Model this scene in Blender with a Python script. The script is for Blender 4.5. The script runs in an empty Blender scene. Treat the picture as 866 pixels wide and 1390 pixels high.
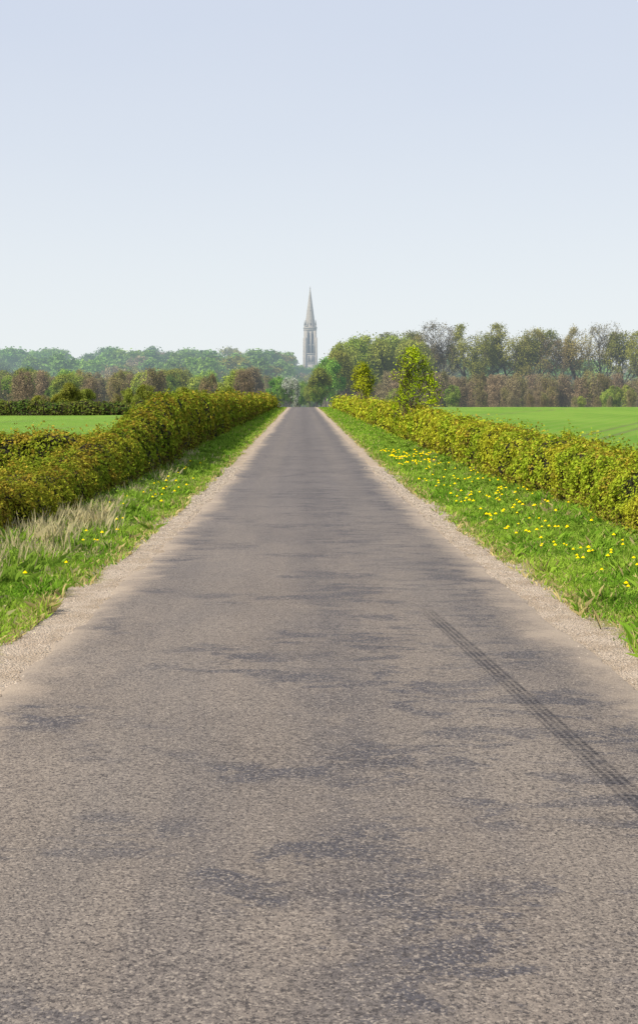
import bpy, math, random
import numpy as np
from mathutils import Vector
R = np.random.default_rng(7)
random.seed(7)
scene = bpy.context.scene
scene.view_settings.view_transform = 'Standard'
scene.view_settings.look = 'None'
scene.view_settings.exposure = 0

# ------------------------------------------------------------------ utils
def vnoise(P, scale, seed=0):
    P = np.asarray(P, float) * scale + seed * 17.31
    i = np.floor(P).astype(np.int64); f = P - i; f = f*f*(3-2*f)
    def h(a, b, c):
        n = (a*374761393 + b*668265263 + c*2147483647 + seed*1274126177) & 0xffffffff
        n = ((n ^ (n >> 13)) * 1274126177) & 0xffffffff
        n = ((n ^ (n >> 16)) * 2246822519) & 0xffffffff
        return ((n ^ (n >> 15)) & 0xffff) / 65535.0
    out = 0
    for dx in (0, 1):
        for dy in (0, 1):
            for dz in (0, 1):
                w = (f[:,0] if dx else 1-f[:,0])*(f[:,1] if dy else 1-f[:,1])*(f[:,2] if dz else 1-f[:,2])
                out = out + w*h(i[:,0]+dx, i[:,1]+dy, i[:,2]+dz)
    return out
def fbm(P, scale, seed=0, o=3):
    s = 0; a = 1; t = 0
    for k in range(o):
        s = s + a*vnoise(P, scale*2**k, seed+k); t += a; a *= .5
    return s/t
def sstep(a, b, x):
    t = np.clip((x-a)/(b-a), 0, 1); return t*t*(3-2*t)

_y = np.arange(-80, 3001, 1.0)
_z = np.interp(_y, [-80,0,10,22,43,100,187,257,300,350,400,450,560,3000],
                   [0,0,-.03,-.25,-.33,.05,.66,1.10,.75,.1,-.8,-1.5,-1.6,-1.6])
k = np.exp(-np.linspace(-2,2,17)**2); k /= k.sum()
_z = np.convolve(np.pad(_z, 8, mode='edge'), k, mode='valid')
def prof(y): return np.interp(y, _y, _z)
def ground_z(x, y):
    x = np.asarray(x, float); y = np.asarray(y, float)
    z = prof(y)
    ax = np.abs(x)
    z = z + 0.04*sstep(2.95, 4.2, ax) - .04*sstep(4.5, 6, ax)
    z = z - 0.45*sstep(8, 30, -x)*sstep(60, 170, y)
    P = np.stack([x.ravel(), y.ravel(), np.zeros(x.size)], 1)
    n = (vnoise(P, .004, 5)).reshape(x.shape)
    H = np.interp(x, [-400,-60,10,60,160,500], [15,15,13,8,2,2])
    z = z + sstep(520, 880, y)*(H + (n-.5)*8)
    z = z + (vnoise(P, .8, 3).reshape(x.shape)-.5)*.10*sstep(3.0, 3.6, ax)*(ax < 300)
    return z

def mesh_obj(name, V, F, mats, col=None, mat_idx=None, smooth=False, parent=None, link=True):
    V = np.asarray(V, np.float32); F = np.asarray(F, np.int32)
    me = bpy.data.meshes.new(name)
    n, kk = F.shape
    me.vertices.add(len(V)); me.vertices.foreach_set('co', V.ravel())
    me.loops.add(n*kk); me.loops.foreach_set('vertex_index', F.ravel())
    me.polygons.add(n)
    me.polygons.foreach_set('loop_start', np.arange(n, dtype=np.int32)*kk)
    me.polygons.foreach_set('loop_total', np.full(n, kk, np.int32))
    if mat_idx is not None: me.polygons.foreach_set('material_index', np.asarray(mat_idx, np.int32))
    if smooth: me.polygons.foreach_set('use_smooth', np.ones(n, bool))
    me.update(calc_edges=True)
    for m in (mats if isinstance(mats, (list, tuple)) else [mats]): me.materials.append(m)
    if col is not None:
        a = me.attributes.new('Col', 'FLOAT_COLOR', 'POINT')
        c = np.ones((len(V), 4), np.float32); c[:, :3] = col
        a.data.foreach_set('color', c.ravel())
    me.validate()
    if not link: return me
    ob = bpy.data.objects.new(name, me); scene.collection.objects.link(ob)
    if parent: ob.parent = parent
    return ob

def unit(v): return v/np.maximum(np.linalg.norm(v, axis=1, keepdims=True), 1e-9)
def rhombs(c, n, s, asp=.6, tdir=None):
    N = len(c)
    r = R.normal(size=(N, 3)) if tdir is None else tdir
    n = unit(n); t = unit(r - (r*n).sum(1, keepdims=True)*n); b = np.cross(n, t)
    s = np.asarray(s).reshape(-1, 1)
    asp = np.asarray(asp).reshape(-1, 1)
    V = np.stack([c+t*s, c+b*s*asp, c-t*s, c-b*s*asp], 1).reshape(-1, 3)
    return V, np.arange(N*4).reshape(-1, 4)

# ------------------------------------------------------------------ node helpers
class NT:
    def __init__(s, mat):
        mat.use_nodes = True; s.nt = mat.node_tree; s.nt.nodes.clear()
    def n(s, typ, **kw):
        nd = s.nt.nodes.new(typ)
        for k_, v in kw.items(): setattr(nd, k_, v)
        return nd
    def l(s, a, b): s.nt.links.new(a, b)
    def setin(s, sock, v):
        if isinstance(v, bpy.types.NodeSocket): s.l(v, sock)
        elif isinstance(v, (tuple, list)) and sock.type == 'RGBA' and len(v) == 3: sock.default_value = (*v, 1)
        else: sock.default_value = v
    def math(s, op, a, b=None, c=None, clamp=False):
        nd = s.n('ShaderNodeMath', operation=op, use_clamp=clamp)
        s.setin(nd.inputs[0], a)
        if b is not None: s.setin(nd.inputs[1], b)
        if c is not None: s.setin(nd.inputs[2], c)
        return nd.outputs[0]
    def mix(s, f, a, b, blend='MIX'):
        nd = s.n('ShaderNodeMix', data_type='RGBA', blend_type=blend)
        s.setin(nd.inputs[0], f); s.setin(nd.inputs[6], a); s.setin(nd.inputs[7], b)
        return nd.outputs[2]
    def ramp(s, v, lo, hi, a=0., b=1.):
        nd = s.n('ShaderNodeMapRange', interpolation_type='SMOOTHSTEP')
        s.setin(nd.inputs[0], v); nd.inputs[1].default_value = lo; nd.inputs[2].default_value = hi
        nd.inputs[3].default_value = a; nd.inputs[4].default_value = b
        return nd.outputs[0]
    def pos(s): return s.n('ShaderNodeNewGeometry').outputs['Position']
    def sep(s, v):
        nd = s.n('ShaderNodeSeparateXYZ'); s.l(v, nd.inputs[0]); return nd.outputs
    def scaled(s, v, sc):
        nd = s.n('ShaderNodeMapping'); s.l(v, nd.inputs[0]); nd.inputs['Scale'].default_value = sc; return nd.outputs[0]
    def noise(s, v, scale, detail=3, rough=.5, dist=0.):
        nd = s.n('ShaderNodeTexNoise'); s.l(v, nd.inputs['Vector'])
        nd.inputs['Scale'].default_value = scale; nd.inputs['Detail'].default_value = detail
        nd.inputs['Roughness'].default_value = rough; nd.inputs['Distortion'].default_value = dist
        return nd.outputs['Fac']
    def bump(s, h, strength, dist):
        nd = s.n('ShaderNodeBump'); s.l(h, nd.inputs['Height'])
        nd.inputs['Strength'].default_value = strength; nd.inputs['Distance'].default_value = dist
        return nd.outputs[0]
    def bsdf(s, col, rough=.9, normal=None, spec=.3):
        nd = s.n('ShaderNodeBsdfPrincipled'); s.setin(nd.inputs['Base Color'], col)
        s.setin(nd.inputs['Roughness'], rough); nd.inputs['Specular IOR Level'].default_value = spec
        if normal is not None: s.l(normal, nd.inputs['Normal'])
        return nd.outputs[0]
    def out(s, sh, haze=False):
        if haze:   # aerial haze painted into the surface: emission share grows down the valley
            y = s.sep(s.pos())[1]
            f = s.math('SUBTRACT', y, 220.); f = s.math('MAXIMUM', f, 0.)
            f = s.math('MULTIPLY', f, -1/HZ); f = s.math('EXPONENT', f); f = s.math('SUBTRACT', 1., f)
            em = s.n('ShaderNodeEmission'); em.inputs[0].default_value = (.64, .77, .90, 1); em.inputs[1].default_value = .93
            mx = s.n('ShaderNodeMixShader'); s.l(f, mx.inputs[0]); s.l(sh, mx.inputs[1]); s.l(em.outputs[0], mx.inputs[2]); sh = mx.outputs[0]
        o = s.n('ShaderNodeOutputMaterial'); s.l(sh, o.inputs[0])
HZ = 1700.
def foliage_mat(name, haze=True, trans=.3, var=.25):
    m = bpy.data.materials.new(name); t = NT(m)
    at = t.n('ShaderNodeAttribute', attribute_name='Col').outputs['Color']
    c = at
    if var > 0:
        oi = t.n('ShaderNodeObjectInfo')
        b = t.math('MULTIPLY_ADD', oi.outputs['Random'], 2*var, 1-var)
        hs = t.n('ShaderNodeHueSaturation'); t.l(at, hs.inputs['Color']); t.l(b, hs.inputs['Value'])
        h2 = t.math('FRACT', t.math('MULTIPLY', oi.outputs['Random'], 7.13))
        t.l(t.math('MULTIPLY_ADD', h2, .035, .489), hs.inputs['Hue'])
        c = hs.outputs[0]
    p = t.n('ShaderNodeBsdfDiffuse'); t.l(c, p.inputs[0]); p = p.outputs[0]
    if trans > 0:
        tr = t.n('ShaderNodeBsdfTranslucent'); t.l(c, tr.inputs[0])
        mx = t.n('ShaderNodeMixShader'); mx.inputs[0].default_value = trans
        t.l(p, mx.inputs[1]); t.l(tr.outputs[0], mx.inputs[2]); p = mx.outputs[0]
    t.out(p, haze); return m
def attr_mat(name, haze=False, rough=.9):
    m = bpy.data.materials.new(name); t = NT(m)
    at = t.n('ShaderNodeAttribute', attribute_name='Col').outputs['Color']
    nz = t.noise(t.pos(), 9., 3)
    c = t.mix(.5, at, t.mix(1., at, nz, 'MULTIPLY'))
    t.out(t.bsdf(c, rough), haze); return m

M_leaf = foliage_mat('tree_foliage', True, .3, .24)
M_hedge = foliage_mat('hedge_foliage', False, .3, 0.)
M_grass = foliage_mat('grass_blades', False, .4, 0.)
M_petal = foliage_mat('yellow_petals', False, 0., 0.)
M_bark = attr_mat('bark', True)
M_core = attr_mat('hedge_core', False)
M_stone = attr_mat('pebbles', False)

# ground material
def ground_material():
    m = bpy.data.materials.new('verge_ground'); t = NT(m); P = t.pos(); x, y, z = t.sep(P)
    ax = t.math('ABSOLUTE', x)
    w = t.math('MULTIPLY_ADD', t.noise(P, 1.3, 5, .65), 1.1, -.55)
    w = t.math('ADD', w, t.math('MULTIPLY_ADD', t.noise(P, .22, 3, .6), .8, -.4))
    axw = t.math('ADD', ax, w)
    g1 = t.noise(P, 3.5, 5, .65); g2 = t.noise(P, 40., 3, .6)
    grass = t.mix(t.ramp(g1, .35, .65), (.15, .245, .025), (.22, .315, .040))
    grass = t.mix(t.ramp(g2, .3, .75), t.mix(.6, grass, (.07, .08, .012)), grass)
    v = t.n('ShaderNodeTexVoronoi'); t.l(P, v.inputs['Vector']); v.inputs['Scale'].default_value = 55.
    cells = v.outputs['Color']
    cb = t.sep(cells)[0]
    grav = t.mix(t.ramp(t.noise(P, 2.2, 4, .6), .3, .7), (.46, .35, .24), (.64, .515, .385))
    grav = t.mix(t.ramp(cb, 0., 1., 0., .5), grav, (.32, .24, .165))
    grav = t.mix(t.ramp(t.noise(P, .9, 5, .65), .52, .72, 0., .55), grav, (.36, .25, .155))
    straw = (.42, .29, .12)
    c = t.mix(t.ramp(axw, 2.82, 3.10), grav, t.mix(t.ramp(g2, .35, .65), straw, grass))
    c = t.mix(t.ramp(axw, 3.1, 3.6), c, grass)
    far = t.mix(t.ramp(t.noise(P, .05, 3), .4, .6), (.08, .15, .03), (.12, .14, .04))
    c = t.mix(t.ramp(y, 240., 300.), c, far)
    nb = t.bump(t.math('ADD', g2, v.outputs['Distance']), .7, .03)
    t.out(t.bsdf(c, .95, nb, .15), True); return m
def field_material():
    m = bpy.data.materials.new('young_crop'); t = NT(m); P = t.pos(); x, y, z = t.sep(P)
    a = t.noise(t.scaled(P, (1, .25, 1)), .12, 5, .6)
    c = t.mix(t.ramp(a, .35, .65), (.150, .300, .030), (.215, .365, .044))
    rows = t.noise(t.scaled(P, (.15, 6., 1)), 1.2, 3, .6)
    c = t.mix(t.ramp(rows, .35, .7, 0., .35), c, (.10, .20, .02))
    c = t.mix(t.ramp(t.noise(P, 14., 3, .7), .4, .8, 0., .4), c, (.25, .30, .05))
    d = t.math('ADD', x, t.math('MULTIPLY', y, -.35))
    fr = t.math('FRACT', t.math('MULTIPLY', d, 1/24.))
    ln = t.math('ADD', t.math('LESS_THAN', t.math('ABSOLUTE', t.math('SUBTRACT', fr, .5)), .012),
                t.math('LESS_THAN', t.math('ABSOLUTE', t.math('SUBTRACT', fr, .58)), .012))
    c = t.mix(t.math('MULTIPLY', ln, .55), c, (.17, .16, .07))
    dr = t.math('SINE', t.math('MULTIPLY', d, 2*math.pi/1.9))
    c = t.mix(t.ramp(dr, 0., 1., 0., .30), c, (.28, .33, .07))
    nb = t.bump(t.noise(P, 9., 4, .7), .7, .15)
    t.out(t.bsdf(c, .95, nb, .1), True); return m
def road_material():
    m = bpy.data.materials.new('weathered_asphalt'); t = NT(m); P = t.pos(); x, y, z = t.sep(P)
    ax = t.math('ABSOLUTE', x)
    v = t.n('ShaderNodeTexVoronoi'); t.l(P, v.inputs['Vector']); v.inputs['Scale'].default_value = 85.
    cb = t.sep(v.outputs['Color'])[0]
    sp = t.noise(P, 34., 4, .75)
    base = t.mix(t.ramp(t.noise(P, .35, 4, .6), .35, .65), (.225, .180, .140), (.268, .216, .168))
    far = t.ramp(y, 8., 40.)
    base = t.mix(t.math('MULTIPLY', far, .7), base, (.165, .150, .147))
    # bluish tar-rich smears: small, ragged, drawn out across the lane
    pn = t.noise(t.scaled(P, (.8, 1.6, 1)), 1.7, 10, .72, .5)
    st = t.noise(t.scaled(P, (1.3, .10, 1)), 1., 4, .6)
    reg = t.math('ADD', t.noise(P, .6, 4, .55), t.ramp(x, -.8, 1.2, -.03, .07))
    patch = t.math('MULTIPLY', t.ramp(pn, .48, .54), t.ramp(reg, .46, .56))
    brk = t.ramp(t.math('ADD', sp, t.math('MULTIPLY', pn, .8)), .76, .92)
    base = t.mix(t.math('MULTIPLY', t.math('MULTIPLY', patch, brk), .85), base, (.064, .062, .073))
    pn2 = t.noise(t.scaled(P, (.5, .22, 1)), 1.3, 8, .7, .6)
    base = t.mix(t.ramp(pn2, .48, .64, 0., .32), base, (.118, .107, .107))
    # long streaks along the lane and darker middle
    base = t.mix(t.ramp(st, .43, .66, 0., .36), base, (.118, .107, .104))
    cl = t.ramp(t.math('ABSOLUTE', t.math('SUBTRACT', x, .12)), 0., .6, .55, 0.)
    base = t.mix(t.math('MULTIPLY', cl, t.ramp(t.noise(P, 1.6, 7, .72), .36, .56)), base, (.092, .083, .085))
    wl = t.ramp(t.math('ABSOLUTE', t.math('SUBTRACT', ax, 1.25)), .15, .5, .25, 0.)
    base = t.mix(wl, base, (.27, .225, .18))
    # thin ragged cracks
    vc = t.n('ShaderNodeTexVoronoi', feature='DISTANCE_TO_EDGE')
    wv = t.n('ShaderNodeVectorMath', operation='ADD')
    nc = t.n('ShaderNodeTexNoise'); t.l(P, nc.inputs['Vector']); nc.inputs['Scale'].default_value = 2.2; nc.inputs['Detail'].default_value = 6
    t.l(P, wv.inputs[0]); t.l(nc.outputs['Color'], wv.inputs[1]); t.l(wv.outputs[0], vc.inputs['Vector']); vc.inputs['Scale'].default_value = .55
    crk = t.math('MULTIPLY', t.ramp(vc.outputs['Distance'], .0, .008, 1., 0.), t.ramp(t.noise(P, .8, 3), .50, .60))
    base = t.mix(t.math('MULTIPLY', crk, .6), base, (.055, .046, .044))
    # stone chips and pits
    base = t.mix(t.ramp(t.noise(P, 11., 5, .8), .45, .68, 0., .45), base, (.12, .10, .086))
    base = t.mix(t.ramp(cb, .6, 1., 0., .6), base, t.mix(cb, (.30, .245, .195), (.42, .345, .27)))
    base = t.mix(t.ramp(t.noise(P, 65., 3, .8), .50, .64, 0., .9), base, (.042, .036, .034))
    base = t.mix(t.ramp(sp, .52, .62, 0., .75), base, (.055, .046, .042))
    # dust at margins
    wob = t.math('MULTIPLY_ADD', t.noise(P, 1.1, 6, .7), 1.1, -.55)
    wob = t.math('ADD', wob, t.math('MULTIPLY_ADD', t.noise(P, .22, 3, .6), .8, -.4))
    axw = t.math('ADD', ax, wob)
    base = t.mix(t.ramp(axw, 1.95, 2.6, 0., .85), base, (.45, .35, .25))
    # tyre mark
    xc = t.math('MULTIPLY_ADD', y, -.0676, 1.22+14.7*.0676)
    dx = t.math('SUBTRACT', x, xc)
    band = t.ramp(t.math('ABSOLUTE', dx), .07, .095, 1., 0.)
    ribs = t.ramp(t.math('SINE', t.math('MULTIPLY', dx, 2*math.pi/.047)), -.5, .3)
    tread = t.ramp(t.math('SINE', t.math('MULTIPLY', y, 2*math.pi/.06)), -.9, 0., .25, 1.)
    fade = t.ramp(y, 13.5, 15.2, 1., 0.)
    nzs = t.ramp(t.noise(P, 6., 5, .7), .35, .6, .3, 1.)
    tm = t.math('MULTIPLY', t.math('MULTIPLY', t.math('MULTIPLY', band, ribs), t.math('MULTIPLY', tread, fade)), t.math('MULTIPLY', nzs, .9))
    base = t.mix(tm, base, (.028, .024, .025))
    base = t.mix(t.math('MULTIPLY', t.math('MULTIPLY', band, fade), .2), base, (.05, .045, .045))
    h = t.math('ADD', t.math('MULTIPLY', v.outputs['Distance'], -.6), sp)
    nb = t.bump(h, .40, .009)
    t.out(t.bsdf(base, .85, nb, .25), False); return m

# ------------------------------------------------------------------ terrain sheets
ys = np.concatenate([np.arange(-60, 60, 1.), np.arange(60, 320, 4.), np.arange(320, 1200, 20.), np.arange(1200, 3001, 150.)])
xp = np.concatenate([[0, 1.5, 2.95], np.arange(3.1, 8., .3), np.arange(8.2, 20, 1.2), np.arange(20, 60, 5), np.arange(60, 400, 20), np.arange(400, 2001, 160)])
xs = np.concatenate([-xp[::-1][:-1], xp])
def sheet(name, xs, ys, dz, mat):
    X, Y = np.meshgrid(xs, ys)
    Z = ground_z(X, Y) + dz
    V = np.stack([X.ravel(), Y.ravel(), Z.ravel()], 1)
    nx, ny = len(xs), len(ys)
    i = np.arange(ny-1)[:, None]*nx + np.arange(nx-1)[None]
    F = np.stack([i, i+1, i+1+nx, i+nx], -1).reshape(-1, 4)
    return mesh_obj(name, V, F, mat, smooth=True)
sheet('ground', xs, ys, 0, ground_material())
MF = field_material()
sheet('crop_field', xs[xs > 8.0], ys[(ys >= -40) & (ys <= 272)], .03, MF)
sheet('grass_field', xs[xs < -8.0], ys[(ys >= -40) & (ys <= 186)], .03, MF)
# road with ragged edges
yr = np.concatenate([np.arange(-60, 60, .125), np.arange(60, 320, .5), np.arange(320, 521, 2.)])
def edge(y, s):
    P = np.stack([y, y*0, y*0+s], 1)
    return 2.46 + (fbm(P, .55, s, 4)-.5)*.34 + (vnoise(P, 5., s+9)-.5)*.09
def zlin(y): return np.interp(y, ys, ground_z(np.zeros(len(ys)), ys))
eL, eR = -edge(yr, 1), edge(yr, 2)
cols = [eL, eL*.98, eL*.5, eL*0, eR*.5, eR*.98, eR]
dz = [.001, .012, .016, .02, .016, .012, .001]
V = np.concatenate([np.stack([c, yr, zlin(yr)+d+.004], 1) for c, d in zip(cols, dz)])
n = len(yr); F = []
for c in range(6):
    i = np.arange(n-1); F.append(np.stack([c*n+i, (c+1)*n+i, (c+1)*n+i+1, c*n+i+1], 1))
mesh_obj('country_road', V, np.concatenate(F), road_material(), smooth=True)

# ------------------------------------------------------------------ hedges
def hedge(name, yk, xk, wk, hk, y0, y1, pal, s0=.030, ref=24., cover=1.6, seed=1, axis='y', rust=.62):
    th = np.linspace(0, math.pi, 400)
    def sec(th): 
        c, s_ = np.cos(th), np.sin(th)
        return np.sign(c)*np.abs(c)**.6, np.abs(s_)**.5
    a, b = sec(th); L = np.concatenate([[0], np.cumsum(np.hypot(np.diff(a)*.9, np.diff(b)*1.7))]); tot = L[-1]; L /= tot
    def place(y, u, inset=0.):
        th_ = np.interp(u, L, th); ca, sb = sec(th_)
        w = np.interp(y, yk, wk)/2; h = np.interp(y, yk, hk); xc = np.interp(y, yk, xk)
        P0 = np.stack([xc + ca*w, y, sb*h], 1)
        nrm = unit(np.stack([np.cos(th_)*np.abs(np.cos(th_))**.8/w, y*0, np.sin(th_)**2/h+.02], 1))
        d = (vnoise(P0, .55, seed+6)-.5)*.45 + (vnoise(P0, 1.3, seed)-.5)*.46 + (vnoise(P0, 3.2, seed+3)-.5)*.34 - .08
        Pp = P0 + nrm*(d-inset)[:, None]
        return Pp, nrm, sb
    yy = np.arange(y0, y1, .5); uu = np.linspace(0, 1, 22)
    Y, U = np.meshgrid(yy, uu, indexing='ij')
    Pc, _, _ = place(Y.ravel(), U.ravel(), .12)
    def world(Q):
        Q = Q.copy()
        if axis == 'x': Q = Q[:, [1, 0, 2]]
        Q[:, 2] += ground_z(Q[:, 0], Q[:, 1]) - .03
        return Q
    nu = len(uu); i = np.arange(len(yy)-1)[:, None]*nu + np.arange(nu-1)[None]
    F = np.stack([i, i+1, i+1+nu, i+nu], -1).reshape(-1, 4)
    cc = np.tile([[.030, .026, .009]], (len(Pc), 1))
    W = world(Pc)
    par = bpy.data.objects.new(name, None); scene.collection.objects.link(par)
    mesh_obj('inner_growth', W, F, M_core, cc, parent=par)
    def size(y):
        d = np.abs(y) if axis == 'y' else np.full_like(y, ref)
        return s0*np.maximum(1, d/ref)**.85
    yg = np.linspace(y0, y1, 2000); dens = cover/(2*size(yg)**2*.6)*tot
    cdf = np.cumsum(dens); N = int(cdf[-1]*(yg[1]-yg[0])); cdf = cdf/cdf[-1]
    y = np.interp(R.random(N), cdf, yg); u = R.random(N)
    P, nr, sb = place(y, u)
    s = size(y)
    depth = R.exponential(1., N)*.07 - .04
    sprig = R.random(N) < .14
    cl = vnoise(P, 5., seed+8)
    depth[sprig] -= R.random(sprig.sum())*.34*(cl[sprig] > .5)*np.maximum(1, s[sprig]/s0*.4)
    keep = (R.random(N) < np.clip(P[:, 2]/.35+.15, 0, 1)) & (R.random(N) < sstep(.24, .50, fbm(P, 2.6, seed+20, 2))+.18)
    P = P - nr*depth[:, None]
    P, nr, s, depth = P[keep], nr[keep], s[keep], depth[keep]
    N = len(P)
    nn = nr*.9 + R.normal(size=(N, 3))*.6 + [0, 0, .4]
    Wd = world(P)
    if axis == 'x': nn = nn[:, [1, 0, 2]]
    Vq, Fq = rhombs(Wd, nn, s*(.6+R.random(N)*.8), .62)
    n1 = fbm(Wd, .45, seed+30, 3); n2 = vnoise(Wd, 3.2, seed+40)
    hgt = np.clip(P[:, 2]/np.interp(P[:, 1], yk, hk), 0, 1)
    a_, b_, c_, d_ = [np.array(q) for q in pal]     # green, yellow-olive, rusty, dark brown
    f = sstep(.38, .62, n1)[:, None]
    C = a_*(1-f)+b_*f
    f = (sstep(rust, rust+.28, n2*.7+.25*hgt+R.random(N)*.25-.05)*.75)[:, None]
    C = C*(1-f)+c_*f
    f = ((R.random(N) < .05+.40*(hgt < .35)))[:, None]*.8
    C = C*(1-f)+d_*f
    C = C*(.60+.8*R.random(N))[:, None]
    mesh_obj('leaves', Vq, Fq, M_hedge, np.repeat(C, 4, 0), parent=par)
    nt = int(N*.02); j = R.integers(0, N, nt)
    up = unit(nr[j]*.6 + R.normal(size=(nt, 3))*.5 + [0, 0, .7])
    if axis == 'x': up = up[:, [1, 0, 2]]
    sd = unit(np.cross(up, R.normal(size=(nt, 3))))
    ln = (.10+.16*R.random(nt))*np.maximum(1, s[j]/s0*.6)
    wd = s[j]*.12
    b0 = Wd[j]
    Vt = np.stack([b0-sd*wd[:, None], b0+sd*wd[:, None], b0+up*ln[:, None]], 1).reshape(-1, 3)
    mesh_obj('twigs', Vt, np.arange(nt*3).reshape(-1, 3), M_hedge, np.tile([[.14, .075, .035]], (nt*3, 1)), parent=par)
    return par
palL = [(.20, .27, .022), (.31, .32, .028), (.44, .28, .040), (.14, .09, .03)]
palR = [(.32, .41, .028), (.46, .47, .034), (.50, .33, .05), (.22, .15, .04)]
palD = [(.11, .18, .035), (.16, .20, .035), (.20, .16, .04), (.10, .075, .035)]
hedge('hedge', [0, 20, 24, 30, 37, 44, 50, 57, 90, 170, 250], [-5.75]*7+[-5.95, -6.0, -5.9, -5.8], [1.7]*11,
      [.95, .95, .98, 1.15, 1.45, 1.9, 2.35, 2.65, 2.60, 2.2, 1.9], 7., 255., palL, seed=1, rust=.61)
hedge('hedge', [0, 20, 30, 46, 61, 130, 250], [6.7]*7, [1.8]*7,
      [1.40, 1.40, 1.44, 1.62, 1.8, 1.9, 1.6], 7., 255., palR, seed=4, rust=.67)
hedge('field_hedge', [-60, -20, -7], [44]*3, [2.2]*3, [1.8, 1.75, 1.6], -60., -6.8, palL, s0=.055, cover=1.7, seed=9, axis='x', rust=.55)
hedge('field_hedge', [-200, -110, -60, -8], [190]*4, [3]*4, [2.6, 2.7, 2.3, 1.7], -200., -7.5, palD, s0=.16, cover=1.7, seed=12, axis='x')

# ------------------------------------------------------------------ verge grass
def blades(N, side, ya, yb, xin, xout, hfun, palette, wmul=1., lean=.45, ref=14.):
    yg = np.linspace(ya, yb, 800); d = 1/np.maximum(1, yg/ref)**1.7
    cdf = np.cumsum(d); cdf /= cdf[-1]
    y = np.interp(R.random(N), cdf, yg); x = side*(xin+(xout-xin)*R.random(N))
    P0 = np.stack([x, y, x*0], 1)
    cl = fbm(P0, 2.2, 60+int(side), 3); keep = R.random(N) < sstep(.18, .5, cl)+.2
    edgep = np.clip((np.abs(x)-xin + (fbm(P0, .7, 64, 3)-.5)*.9)/.40, 0, 1)
    keep &= R.random(N) < edgep*.9+.12*(vnoise(P0, 3., 66) > .5)
    x, y, cl = x[keep], y[keep], cl[keep]; N = len(x)
    h = hfun(np.abs(x), y, cl)*(.55+.8*R.random(N))
    w = .0055*wmul*np.maximum(1, y/ref)**.9*(.7+.6*R.random(N))
    a = R.random(N)*2*math.pi; ln = np.abs(R.normal(size=N))*lean
    dirv = np.stack([np.cos(a)*ln, np.sin(a)*ln, np.ones(N)], 1)
    up = unit(dirv)
    b = R.random(N)*math.pi; sd = np.stack([np.cos(b), np.sin(b), b*0], 1)
    B = np.stack([x, y, ground_z(x, y)-.005], 1)
    M = B + np.stack([up[:, 0]*.6, up[:, 1]*.6, up[:, 2]], 1)*(h*.55)[:, None]
    T = B + up*h[:, None] + np.stack([np.cos(a), np.sin(a), a*0-.3], 1)*(h*ln*.4)[:, None]
    V = np.stack([B-sd*w[:, None], B+sd*w[:, None], M+sd*w[:, None]*.8, T], 1).reshape(-1, 3)
    F = np.arange(N*4).reshape(-1, 4)
    n1 = fbm(B, .9, 70, 3); p = [np.array(q) for q in palette]
    f = sstep(.35, .65, n1)[:, None]; C = p[0]*(1-f)+p[1]*f
    f = (sstep(.50, .70, fbm(B, 1.7, 75, 3))*.55)[:, None]; C = C*(1-f)+p[3]*f
    dry = (R.random(N) < (.08 + .5*np.clip(1-(np.abs(x)-xin)/.5, 0, 1)))[:, None]
    C = np.where(dry, p[2], C)*(.60+.8*R.random(N))[:, None]
    return V, F, np.repeat(C, 4, 0)
pg = [(.21, .385, .034), (.36, .51, .060), (.58, .47, .20), (.125, .25, .025)]
def hL(ax, y, cl): return .05+.06*cl+.16*sstep(3.7, 4.9, ax)*sstep(.3, .7, cl)+.12*sstep(.55, .75, cl)
def hR(ax, y, cl): return .05+.06*cl+.10*sstep(4.7, 5.9, ax)+.11*sstep(.58, .75, cl)
for nm, sd, xo, hf in (('grass_verge', -1, 5.2, hL), ('grass_verge', 1, 6.0, hR)):
    V, F, C = blades(190000, sd, 5., 250., 2.85, xo, hf, pg)
    mesh_obj(nm, V, F, M_grass, C)
def tufts(name, centers, per, h, col, spread=.12, lean=.5, w=.004):
    N = len(centers)*per
    c = np.repeat(centers, per, 0) + R.normal(size=(N, 2))*spread
    hs = np.repeat(h*(.6+.7*R.random(len(centers))), per)*(.6+.5*R.random(N))
    B = np.stack([c[:, 0], c[:, 1], ground_z(c[:, 0], c[:, 1])], 1)
    a = R.random(N)*2*math.pi; ln = np.abs(R.normal(size=N))*lean
    up = unit(np.stack([np.cos(a)*ln+.08, np.sin(a)*ln, np.ones(N)], 1))
    b = R.random(N)*math.pi; sd = np.stack([np.cos(b), np.sin(b), b*0], 1)*(w*np.maximum(1, c[:, 1]/16))[:, None]
    T = B+up*hs[:, None]+np.stack([np.cos(a), np.sin(a), a*0-.5], 1)*(hs*ln*.35)[:, None]
    M = B+up*(hs*.55)[:, None]+[0, 0, .02]
    V = np.stack([B-sd, B+sd, M+sd*.7, T], 1).reshape(-1, 3)
    C = np.array(col)*(.6+.7*R.random(N))[:, None]
    mesh_obj(name, V, np.arange(N*4).reshape(-1, 4), M_grass, np.repeat(C, 4, 0))
def scatter(n, x0, x1, y0, y1, pw=1.6):
    return np.stack([x0+(x1-x0)*R.random(n), y0+(y1-y0)*R.random(n)**pw], 1)
tufts('dry_grass', scatter(95, -4.9, -3.9, 13, 27, 1.1), 34, .46, (.60, .52, .28), .18, .22)
tufts('dry_grass', scatter(70, -4.9, -4.2, 26, 60, 1.2), 24, .38, (.54, .48, .26), .16, .28)
tufts('dry_grass', scatter(80, -4.2, -3.4, 12, 60), 24, .17, (.46, .43, .19), .16)
tufts('dry_grass', scatter(90, 5.1, 5.9, 16, 70), 34, .22, (.46, .38, .18), .16)
tufts('tall_grass', scatter(360, -5.0, -3.9, 10, 80), 90, .27, (.26, .40, .05), .2)
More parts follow.
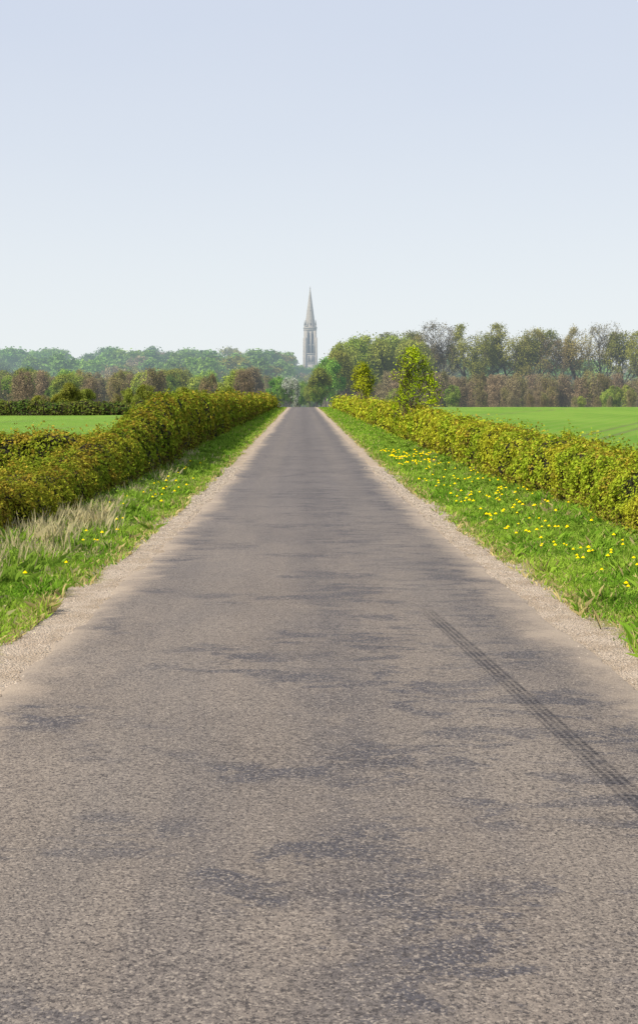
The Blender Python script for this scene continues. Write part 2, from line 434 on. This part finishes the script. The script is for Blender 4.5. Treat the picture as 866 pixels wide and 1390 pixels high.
tufts('tall_grass', scatter(260, 4.4, 6.0, 12, 80), 70, .20, (.30, .44, .055), .2)
def weeds(name, centers, per, r, col):
    N = len(centers)*per
    c = np.repeat(centers, per, 0)
    q = unit(R.normal(size=(N, 3)))*(R.random(N)**.4)[:, None]*np.repeat(r*(.5+R.random(len(centers))), per)[:, None]
    q[:, 2] = np.abs(q[:, 2])*.9
    B = np.stack([c[:, 0], c[:, 1], ground_z(c[:, 0], c[:, 1])], 1)+q
    s = .028*np.maximum(1, B[:, 1]/22)*(.6+.7*R.random(N))
    V, F = rhombs(B, R.normal(size=(N, 3))*.6+[0, 0, .8], s, .55)
    C = np.array(col)*(.6+.8*R.random(N))[:, None]
    mesh_obj(name, V, F, M_grass, np.repeat(C, 4, 0))
weeds('nettles', scatter(110, -5.0, -4.1, 14, 80), 220, .30, (.25, .38, .05))
weeds('nettles', scatter(120, 4.6, 6.0, 14, 80), 160, .24, (.25, .38, .045))
weeds('dock_leaves', scatter(180, 3.4, 5.6, 9, 50), 30, .12, (.17, .30, .035))
weeds('dock_leaves', scatter(140, -4.6, -3.4, 9, 50), 30, .12, (.17, .30, .035))
def dand(centers):       # domed flower heads on stalks
    N = len(centers); hz = .16+.12*R.random(N)
    G = np.stack([centers[:, 0], centers[:, 1], ground_z(centers[:, 0], centers[:, 1])], 1)
    B = G + np.stack([hz*0, hz*0, hz], 1)
    r = .030*np.maximum(1, B[:, 1]/20)**.45*(.65+.6*R.random(N))
    parts = [B+np.stack([np.cos(q)*r, np.sin(q)*r, r*0], 1) for q in np.arange(7)*2*math.pi/7] + [B+np.stack([r*0, r*0, r*.95], 1)]
    V = np.stack(parts, 1).reshape(-1, 3); o = np.arange(N)*8
    F = np.concatenate([np.stack([o+q, o+(q+1) % 7, o+7], 1) for q in range(7)])
    root = bpy.data.objects.new('dandelions', None); scene.collection.objects.link(root)
    mesh_obj('flower_heads', V, F, M_petal, np.tile([[.92, .66, .004]], (N*8, 1)), parent=root)
    sx = np.array([[.004, 0, 0]])
    Vs = np.stack([G-sx, G+sx, B], 1).reshape(-1, 3)
    mesh_obj('stalks', Vs, np.arange(N*3).reshape(-1, 3), M_grass, np.tile([[.25, .33, .06]], (N*3, 1)), parent=root)
cs = scatter(620, 3.4, 5.7, 9, 60, 1.2); cs = cs[R.random(len(cs)) < .15+.85*sstep(.46, .60, fbm(np.c_[cs, cs[:, 0]*0], .8, 91, 2))]
cl_ = scatter(110, -4.4, -3.3, 10, 50, 1.3); cl_ = cl_[R.random(len(cl_)) < .15+.85*sstep(.46, .6, fbm(np.c_[cl_, cl_[:, 0]*0], .8, 92, 2))]
print('DANDELIONS', len(cs), len(cl_))
dand(np.concatenate([cs, cl_]))
# pebbles
N = 26000; sd = np.where(R.random(N) < .5, -1, 1)
y = 5+45*R.random(N)**1.7; x = sd*(2.76+R.normal(size=N)*.20)
s = .004+.011*R.random(N)**3; s *= np.maximum(1, y/16)
ang = R.random(N)*6.28
B = np.stack([x, y, np.where(np.abs(x) < 2.9, zlin(y), ground_z(x, y))+.012*(np.abs(x) < 2.55)], 1)
vs = []
for q in range(4):
    aa = ang+q*math.pi/2; rr = s*(.7+.6*R.random(N))
    vs.append(B+np.stack([np.cos(aa)*rr, np.sin(aa)*rr, aa*0], 1))
vs.append(B+np.stack([R.normal(size=N)*s*.2, R.normal(size=N)*s*.2, s*.9], 1))
V = np.stack(vs, 1).reshape(-1, 3); o = np.arange(N)*5
F = np.concatenate([np.stack([o+q, o+(q+1) % 4, o+4], 1) for q in range(4)])
C = np.array([.55, .45, .34])*(.5+.8*R.random(N))[:, None]
mesh_obj('gravel', V, F, M_stone, np.repeat(C, 5, 0))

# ------------------------------------------------------------------ trees
def tubes(segs, sides=4):
    P0 = np.array([s[0] for s in segs]); P1 = np.array([s[1] for s in segs])
    r0 = np.array([s[2] for s in segs]); r1 = np.array([s[3] for s in segs])
    d = unit(P1-P0); h = np.where(np.abs(d[:, 2:3]) > .9, [[1., 0, 0]], [[0, 0, 1.]])
    u = unit(np.cross(d, h)); v = np.cross(d, u)
    ring = []
    for P, r in ((P0, r0), (P1, r1)):
        for q in range(sides):
            a = 2*math.pi*q/sides
            ring.append(P+(u*math.cos(a)+v*math.sin(a))*r[:, None])
    V = np.stack(ring, 1).reshape(-1, 3); o = np.arange(len(segs))*sides*2
    F = np.concatenate([np.stack([o+q, o+(q+1) % sides, o+sides+(q+1) % sides, o+sides+q], 1) for q in range(sides)])
    return V, F
def tree_mesh(name, seed, H, trunk=.28, spread=1., leaves=7000, ls=.16, cols=((.09, .12, .02), (.14, .15, .03)), bark=(.13, .105, .075),
              stems=1, up=.25, levels=4, sig=.035, rad=.018, minr=.022, low=False, env=(.62, .42, .25), clump=1.2, ground_leaves=0., cone=0.):
    """env = crown centre height, crown half height, crown radius as fractions of H"""
    rs = random.Random(seed); segs = []; tips = []
    def rv(s): return Vector((rs.gauss(0, s), rs.gauss(0, s), rs.gauss(0, s)))
    def grow(p, d, L, r, lev):
        ns = 3 if lev < 3 else 2; pts = [p.copy()]
        for i in range(ns):
            d = (d + rv(.16 if lev else .05) + Vector((0, 0, up*.22 if lev else 0))).normalized()
            q = p + d*(L/ns); ra = max(minr, r*(1-.45*i/ns)); rb = max(minr*.8, r*(1-.45*(i+1)/ns))
            segs.append((tuple(p), tuple(q), ra, rb)); p = q; pts.append(p.copy())
        if lev >= levels:
            tips.append(tuple(p)); tips.append(tuple(pts[-2])); return
        nc = (5, 4, 4, 3, 3)[lev] + (2 if lev == 0 else 0)
        for kx in range(nc):
            f = rs.uniform(.55 if lev == 0 and not low else .3, 1.0) if kx else 1.0
            idx = f*ns; i0 = min(int(idx), ns-1); q = pts[i0].lerp(pts[i0+1], idx-i0)
            a = rs.uniform(0, 6.283); side = Vector((math.cos(a), math.sin(a), rs.uniform(-.1, .45)))
            nd = (d*rs.uniform(.45, 1.) + side*rs.uniform(.5, 1.05)*spread).normalized() if kx else (d+rv(.2)).normalized()
            grow(q, nd, L*rs.uniform(.55, .85)*(1. if lev else H*.27/L), r*.55*rs.uniform(.7, 1.05), lev+1)
    for s_ in range(stems):
        a = rs.uniform(0, 6.28); rr = 0 if stems == 1 else H*.12*rs.random()
        d0 = Vector((rs.gauss(0, .04 if stems == 1 else .35), rs.gauss(0, .04 if stems == 1 else .35), 1)).normalized()
        grow(Vector((math.cos(a)*rr, math.sin(a)*rr, -.1)), d0, H*trunk*(1 if stems == 1 else rs.uniform(.7, 1.3)), H*rad/(stems**.5), 0 if stems == 1 else 1)
    T = np.array(tips); zmax = np.percentile(T[:, 2], 90); sc = H*.93/zmax
    def fit(Q):      # fold stray limbs back into a rounded, slightly lopsided crown envelope
        Q = Q*sc
        ez, eh, er = env
        u = (Q[:, 2]/H-.6)/.4; Q[:, 2] = np.where(u > 0, (.6+.4*u/(1+np.maximum(u, 0)**4)**.25)*H, Q[:, 2])
        hh = np.clip((Q[:, 2]/H-ez)/eh, -1.2, .985)
        ang = np.arctan2(Q[:, 1], Q[:, 0])
        Re = H*er*np.sqrt(np.maximum(.12, 1-hh**2))*(1+.16*np.sin(ang*2+seed)+.12*np.sin(ang*3+seed*2+Q[:, 2]/H*5)+cone*.25*np.sin(ang*5+Q[:, 2]/H*14))
        Re = Re*(1-cone*np.clip(hh, 0, 1)*.75)
        r = np.hypot(Q[:, 0], Q[:, 1]); t_ = r/Re; k_ = 1/(1+t_**4)**.25
        Q[:, 0] *= k_; Q[:, 1] *= k_; return Q
    P0 = fit(np.array([s[0] for s in segs])); P1 = fit(np.array([s[1] for s in segs]))
    segs = [(tuple(a), tuple(b), s[2], s[3]) for a, b, s in zip(P0, P1, segs)]
    V1, F1 = tubes(segs, 4); T = fit(T)
    rg = np.random.default_rng(seed)
    wgt = rg.random(len(T))**clump+.1; wgt /= wgt.sum(); j = rg.choice(len(T), leaves, p=wgt)
    C0 = T[j]+rg.normal(size=(leaves, 3))*H*sig
    if ground_leaves:
        g = rg.random(leaves) < ground_leaves
        aa = rg.random(leaves)*6.28; rr = np.sqrt(rg.random(leaves))*H*.3
        C0[g] = np.stack([np.cos(aa)*rr, np.sin(aa)*rr, rg.random(leaves)**1.2*H*.5], 1)[g]
    C0[:, 2] = np.maximum(C0[:, 2], .15)
    out_ = C0*[1, 1, .8]-[0, 0, H*.45]
    V2, F2 = rhombs(C0, rg.normal(size=(leaves, 3))*.7+unit(out_)*.8+[0, 0, .4], ls*(.5+rg.random(leaves)), .6)
    f = sstep(.3, .7, vnoise(C0+50, 6./H, seed))[:, None]
    LC = (np.array(cols[0])*(1-f)+np.array(cols[1])*f)*(.6+.8*rg.random(leaves))[:, None]
    col = np.concatenate([np.tile([bark], (len(V1), 1)), np.repeat(LC, 4, 0)])
    return mesh_obj(name, np.concatenate([V1, V2]), np.concatenate([F1, F2+len(V1)]), [M_bark, M_leaf], col,
                    np.concatenate([np.zeros(len(F1)), np.ones(len(F2))]), link=False)
def put(name, me, x, y, s=1., rz=None, parent=None, sx=1.):
    ob = bpy.data.objects.new(name, me); scene.collection.objects.link(ob)
    ob.location = (x, y, float(ground_z(np.array([x]), np.array([y]))[0])-.05)
    ob.rotation_euler = (0, 0, random.uniform(0, 6.28) if rz is None else rz); ob.scale = (s*sx, s*sx, s)
    if parent: ob.parent = parent
    return ob
olive = ((.20, .190, .04), (.27, .245, .05)); green = ((.15, .26, .035), (.24, .35, .05)); brown = ((.285, .210, .115), (.35, .265, .145))
yell = ((.40, .47, .02), (.52, .58, .03)); tan = ((.24, .185, .06), (.30, .245, .07))
big = [tree_mesh('tall_a', 11, 23, leaves=9500, cols=olive, ls=.19, sig=.022, spread=1.1, env=(.66, .36, .28), minr=.03),
       tree_mesh('tall_b', 12, 23, leaves=4200, cols=((.22, .165, .08), (.28, .215, .10)), ls=.15, sig=.02, spread=1.0, env=(.64, .38, .27), minr=.035),
       tree_mesh('tall_c', 13, 23, leaves=11500, cols=((.19, .195, .037), (.26, .255, .05)), ls=.20, sig=.025, spread=1.05, env=(.65, .37, .29), minr=.03),
       tree_mesh('tall_d', 15, 23, leaves=8500, cols=tan, ls=.17, sig=.022, spread=1.15, env=(.67, .35, .28), minr=.03)]
full = [tree_mesh('full_a', 21, 14, leaves=8500, cols=green, ls=.24, trunk=.2, low=True, env=(.52, .5, .34)),
        tree_mesh('full_b', 22, 14, leaves=8500, cols=((.23, .255, .04), (.31, .325, .055)), ls=.24, trunk=.2, low=True, env=(.52, .5, .34)),
        tree_mesh('full_c', 23, 14, leaves=8500, cols=((.27, .38, .04), (.36, .44, .06)), ls=.24, trunk=.2, low=True, env=(.52, .5, .36))]
shrub = [tree_mesh('scrub_a', 31, 9, leaves=6500, cols=brown, ls=.13, stems=7, up=.9, trunk=.3, bark=(.28, .21, .14), spread=.6, env=(.5, .52, .3), ground_leaves=.3),
         tree_mesh('scrub_b', 32, 9, leaves=6500, cols=((.34, .25, .13), (.27, .235, .08)), ls=.13, stems=7, up=.9, trunk=.3, bark=(.29, .22, .15), spread=.6, env=(.5, .52, .3), ground_leaves=.3),
         tree_mesh('scrub_c', 33, 9, leaves=6500, cols=((.25, .33, .05), (.36, .40, .07)), ls=.18, stems=6, up=.5, trunk=.3, spread=.7, env=(.45, .55, .36), ground_leaves=.2)]
D = 380
def X(px, d): return (px-410)/1800*d - .13
row = [(575, 460, 3), (597, 438, 1), (636, 446, 0), (660, 458, 2), (687, 445, 0), (712, 452, 3), (733, 450, 2), (758, 460, 1), (786, 449, 3), (818, 440, 1),
       (846, 452, 2), (872, 456, 0), (905, 450, 2), (940, 455, 3), (548, 452, 2), (526, 456, 0)]
for px, ty, k_ in row:
    d = D + random.uniform(-8, 8)
    put('deciduous_tree', big[k_], X(px, d), d, ((545-ty)*d/1800+2.9)/22.5, sx=random.uniform(.88, 1.02))
for px, ty, d, k_ in [(436, 506, 300, 1), (447, 494, 315, 0), (458, 482, 330, 1), (470, 470, 345, 1), (487, 464, 350, 2), (505, 460, 360, 1), (520, 468, 350, 1), (540, 460, 365, 1), (442, 500, 330, 1), (464, 476, 352, 2), (560, 466, 360, 1)]:
    put('deciduous_tree', full[k_], X(px, d), d, ((545-ty)*d/1800+2.2)/13.7, sx=random.uniform(.75, .9))
par = bpy.data.objects.new('scrub_woodland', None); scene.collection.objects.link(par)
for i in range(170):        # brown belt, right
    d = random.uniform(318, 372); x = random.uniform(12, 150)
    kk = random.choice([0, 1, 0, 1, 0, 1, 0, 2])
    put('scrub', shrub[kk], x, d, random.uniform(.7, 1.02)*(.75 if kk == 2 else 1), parent=par)
for i in range(70):         # low margin in front of it
    put('scrub', shrub[random.choice([0, 1, 1, 2])], random.uniform(10, 140), random.uniform(300, 318), random.uniform(.3, .6), parent=par)
par = bpy.data.objects.new('mixed_woodland', None); scene.collection.objects.link(par)
for i in range(230):        # left belt
    d = random.uniform(270, 400); x = -8-random.uniform(0, 1)**.8*150
    nz = float(vnoise(np.array([[x, d, 0.]]), .06, 77)[0])
    if nz < .48:
        put('scrub', shrub[random.choice([0, 1, 1, 0, 2])], x, d, random.uniform(.8, 1.15)*d/330, parent=par)
    else:
        put('tree', full[random.choice([0, 1, 2, 1])], x, d, random.uniform(.5, .75)*d/330, parent=par)
for i in range(60):         # low bushes near the left field margin
    d = random.uniform(196, 225); x = random.uniform(-90, -9)
    put('bush', random.choice([full[1], shrub[1], shrub[2]]), x, d, random.uniform(.18, .34), parent=par)
fe = (.5, .52, .42)
far = [tree_mesh('far_a', 41, 17, leaves=4500, cols=green, ls=.5, trunk=.22, sig=.04, levels=3, low=True, minr=.06, env=fe),
       tree_mesh('far_b', 42, 17, leaves=4500, cols=((.12, .20, .045), (.18, .27, .055)), ls=.5, trunk=.22, sig=.04, levels=3, low=True, minr=.06, env=fe),
       tree_mesh('far_c', 43, 17, leaves=3500, cols=olive, ls=.45, trunk=.22, sig=.035, levels=3, low=True, minr=.06, env=fe),
       tree_mesh('far_d', 44, 17, leaves=3000, cols=brown, ls=.4, trunk=.22, sig=.035, levels=3, low=True, minr=.06, env=fe)]
par = bpy.data.objects.new('distant_woodland', None); scene.collection.objects.link(par)
for i in range(480):
    d = random.uniform(560, 960); x = random.uniform(-330, 300)*(d/900)
    if abs(x-5.5) < 9 and abs(d-900) < 14: continue
    px = 410+x/d*1800
    s = random.uniform(.75, 1.4)
    if 390 < px < 450 and d < 890: s *= .6
    put('tree', random.choice(far+[far[1], far[0]]), x, d, s, parent=par, sx=random.uniform(1., 1.3))
blossom = tree_mesh('blossom', 51, 7, leaves=3200, cols=((.38, .40, .31), (.48, .50, .40)), ls=.10, trunk=.22, low=True, bark=(.10, .08, .06), env=(.52, .5, .34), sig=.03)
put('blossom_tree', blossom, X(394, 300), 300, 1.0)
par = bpy.data.objects.new('valley_trees', None); scene.collection.objects.link(par)
for i in range(80):
    d = random.uniform(400, 540); x = random.uniform(-45, 30)
    put('tree', random.choice([full[1], shrub[1], full[0], shrub[0], full[0]]), x, d, random.uniform(.55, .8), parent=par)
for px, d, s in [(385, 310, .35), (376, 310, .5), (402, 322, .30), (412, 335, .42), (421, 318, .38), (430, 300, .40), (407, 350, .5), (392, 345, .55)]:
    put('tree', full[random.choice([0, 1])], X(px, d), d, s, parent=par)
# two young trees standing in the right-hand hedge
young = tree_mesh('young_a', 64, 5.2, leaves=3800, cols=((.30, .40, .014), (.46, .54, .022)), ls=.055, trunk=.24, low=True, up=.55, minr=.012, sig=.020,
                  bark=(.10, .075, .05), rad=.014, spread=1.1, env=(.52, .5, .34), clump=2.5, cone=.9)
young2 = tree_mesh('young_b', 67, 6.3, leaves=4600, cols=yell, ls=.075, trunk=.22, low=True, up=.9, spread=.75, minr=.014, sig=.025, bark=(.10, .075, .05), rad=.012, env=(.5, .5, .30), clump=2., cone=.7)
put('young_tree', young, 6.3, 78, 1.08, rz=.4)
put('young_tree', young2, 6.5, 150, 1.0, rz=2.)

# ------------------------------------------------------------------ church tower & spire
def church():
    base = Vector((5.4, 900, float(ground_z(np.array([5.4]), np.array([900.]))[0])))
    root = bpy.data.objects.new('church', None); scene.collection.objects.link(root); root.location = base
    root.rotation_euler = (0, 0, math.radians(7))
    TZ = 78.9-base.z; SB = 52.0-base.z     # tip, spire base
    def stone(nm, a, b):
        m = bpy.data.materials.new(nm); t = NT(m); P = t.pos()
        br = t.noise(t.scaled(P, (.3, .3, 1.4)), 1.5, 4, .6)
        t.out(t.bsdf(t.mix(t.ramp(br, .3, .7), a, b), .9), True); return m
    ms = stone('limestone', (.31, .265, .205), (.40, .345, .27))
    md = stone('louvres', (.07, .065, .06), (.11, .10, .09))
    def box(name, x0, x1, y0, y1, z0, z1, m=ms, top=None):
        tx = 0 if top is None else top
        V = [(x0, y0, z0), (x1, y0, z0), (x1, y1, z0), (x0, y1, z0), (x0+tx, y0+tx, z1), (x1-tx, y0+tx, z1), (x1-tx, y1-tx, z1), (x0+tx, y1-tx, z1)]
        F = [(0, 3, 2, 1), (4, 5, 6, 7), (0, 1, 5, 4), (1, 2, 6, 5), (2, 3, 7, 6), (3, 0, 4, 7)]
        return mesh_obj(name, V, F, m, parent=root)
    h = 3.8
    zb0, zb1 = SB-17.5, SB-4.0
    box('lower_tower', -h, h, -h, h, 0, zb0-7)
    box('string_course', -h-.25, h+.25, -h-.25, h+.25, zb0-7, zb0-6.5)
    box('middle_stage', -h+.02, h-.02, -h+.02, h-.02, zb0-6.5, zb0-.6)
    box('belfry_sill', -h-.3, h+.3, -h-.3, h+.3, zb0-.6, zb0)
    box('belfry_core', -h+.8, h-.8, -h+.8, h-.8, zb0, zb1+1.6, md)
    for sx in (-1, 1):
        for sy in (-1, 1):
            cx, cy = sx*(h-.85), sy*(h-.85)
            box('corner_pier', cx-.9, cx+.9, cy-.9, cy+.9, zb0, zb1+1.8)
            bx, by = sx*(h+.0), sy*(h+.0)
            box('buttress', bx-.7, bx+.7, by-.7, by+.7, 0, SB-7, top=.2)
            bx, by = sx*(h-.45), sy*(h-.45)
            box('pinnacle_shaft', bx-.42, bx+.42, by-.42, by+.42, SB, SB+1.4)
            box('pinnacle', bx-.5, bx+.5, by-.5, by+.5, SB+1.4, SB+5.2, top=.47)
    for a in range(4):
        e = bpy.data.objects.new('belfry_face', None); scene.collection.objects.link(e); e.parent = root; e.rotation_euler = (0, 0, a*math.pi/2)
        o = box('mullion', -.5, .5, -h+.06, -h+.85, zb0, zb1+1.7); o.parent = e
        for c in (-1.27, 1.27):
            o = box('louvre_bar', c-.75, c+.75, -h+.5, -h+.78, zb0+5.2, zb0+5.9); o.parent = e
            w2 = .80; pts = []
            for i in range(7):
                tt = i/6; xx = -w2+2*w2*tt; zz = zb1-2.+2.6*(1-abs(2*tt-1)**1.6); pts.append((c+xx, zz))
            V = []
            for (xx, zz) in pts: V += [(xx, -h+.1, zz), (xx, -h+.1, zb1+1.7), (xx, -h+.78, zz)]
            F = []
            for i in range(6):
                b = i*3; F += [(b, b+3, b+4, b+1), (b, b+2, b+5, b+3)]
            o = mesh_obj('arch_head', V, F, ms); o.parent = e
            o = box('lower_lancet', c-.45, c+.45, -h-.03, -h+.3, zb0-5.4, zb0-1.6, md); o.parent = e
        for zl, wl in ((SB+1.0, 1.0), (SB+10.5, .5)):
            k0 = 3.45*(1-(zl-SB)/(TZ-SB))*.95
            V = [(-wl, -k0-.1, zl), (wl, -k0-.1, zl), (0, -k0-.05, zl+wl*3.8), (-wl, -k0+1.2, zl), (wl, -k0+1.2, zl), (0, -k0*.55, zl+wl*3.4)]
            o = mesh_obj('lucarne', V, [(0, 2, 5, 3), (1, 4, 5, 2)], ms); o.parent = e
            o = mesh_obj('lucarne_front', V[:3], [(0, 1, 2)], ms); o.parent = e
            o = box('lucarne_opening', -wl*.35, wl*.35, -k0-.16, -k0+.1, zl, zl+wl*1.7, md); o.parent = e
    box('cornice', -h-.15, h+.15, -h-.15, h+.15, zb1+1.8, zb1+3.0)
    box('parapet', -h-.3, h+.3, -h-.3, h+.3, zb1+3.0, SB)
    V = []; rings = [(SB-.2, 3.45), (SB+8, 2.45), (SB+16, 1.42), (TZ-1.3, .2)]
    for z_, r in rings:
        for q in range(8):
            a = (q+.5)*math.pi/4; V.append((math.cos(a)*r/math.cos(math.pi/8), math.sin(a)*r/math.cos(math.pi/8), z_))
    F = [(i*8+q, i*8+(q+1) % 8, (i+1)*8+(q+1) % 8, (i+1)*8+q) for i in range(3) for q in range(8)]
    mesh_obj('spire', V, F, ms, parent=root)
    box('finial', -.3, .3, -.3, .3, TZ-1.3, TZ-.6); box('finial_cross', -.1, .1, -.1, .1, TZ-.6, TZ+.6)
    V = [(h, -4, 0), (28, -4, 0), (28, 4, 0), (h, 4, 0), (h, -4, 9), (28, -4, 9), (28, 4, 9), (h, 4, 9), (h, 0, 15), (28, 0, 15)]
    mesh_obj('nave', V, [(0, 1, 5, 4), (2, 3, 7, 6), (4, 5, 9, 8), (6, 7, 8, 9), (1, 2, 6, 5)], ms, parent=root)
church()

# ------------------------------------------------------------------ light, sky, camera
el, azx, azy = math.radians(44), -.83, -.56      # sun stands left & behind the camera
sv = Vector((azx*math.cos(el), azy*math.cos(el), math.sin(el)))
L = bpy.data.lights.new('sun', 'SUN'); L.energy = 5.0; L.angle = math.radians(.5); L.color = (1, .94, .84)
lo = bpy.data.objects.new('sun', L); scene.collection.objects.link(lo)
lo.rotation_euler = sv.to_track_quat('Z', 'Y').to_euler()
w = bpy.data.worlds.new('World'); scene.world = w; w.use_nodes = True
nt = w.node_tree; nt.nodes.clear()
t = NT.__new__(NT); t.nt = nt
sky = t.n('ShaderNodeTexSky', sky_type='NISHITA'); sky.sun_disc = False
sky.sun_elevation = el; sky.sun_rotation = math.atan2(azx, azy); sky.dust_density = 2.5; sky.air_density = 1.0; sky.ozone_density = 1.5
tc = t.n('ShaderNodeTexCoord'); zz = t.sep(tc.outputs['Generated'])[2]
hz = t.mix(t.ramp(zz, -.02, .30), (9.4, 9.9, 10.0), (6.9, 7.6, 9.0))
hz = t.mix(t.ramp(zz, .3, .9), hz, (3.4, 4.5, 6.9))
nz = t.noise(t.scaled(tc.outputs['Generated'], (1, 1, 3)), 2.2, 4, .5)
hz = t.mix(t.ramp(nz, .3, .75, 0., .15), hz, (9.0, 9.2, 9.4))
c = t.mix(.87, sky.outputs[0], hz)
bg = t.n('ShaderNodeBackground'); t.l(c, bg.inputs[0]); bg.inputs[1].default_value = .1
o = t.n('ShaderNodeOutputWorld'); t.l(bg.outputs[0], o.inputs[0])

cam = bpy.data.cameras.new('camera'); co = bpy.data.objects.new('camera', cam); scene.collection.objects.link(co)
co.location = (-.13, 0, 2.2); co.rotation_euler = (math.radians(90-4.764), 0, math.radians(-.73))
cam.sensor_fit = 'VERTICAL'; cam.sensor_height = 36; cam.lens = 1800/1390*36
cam.clip_start = .1; cam.clip_end = 6000
scene.camera = co
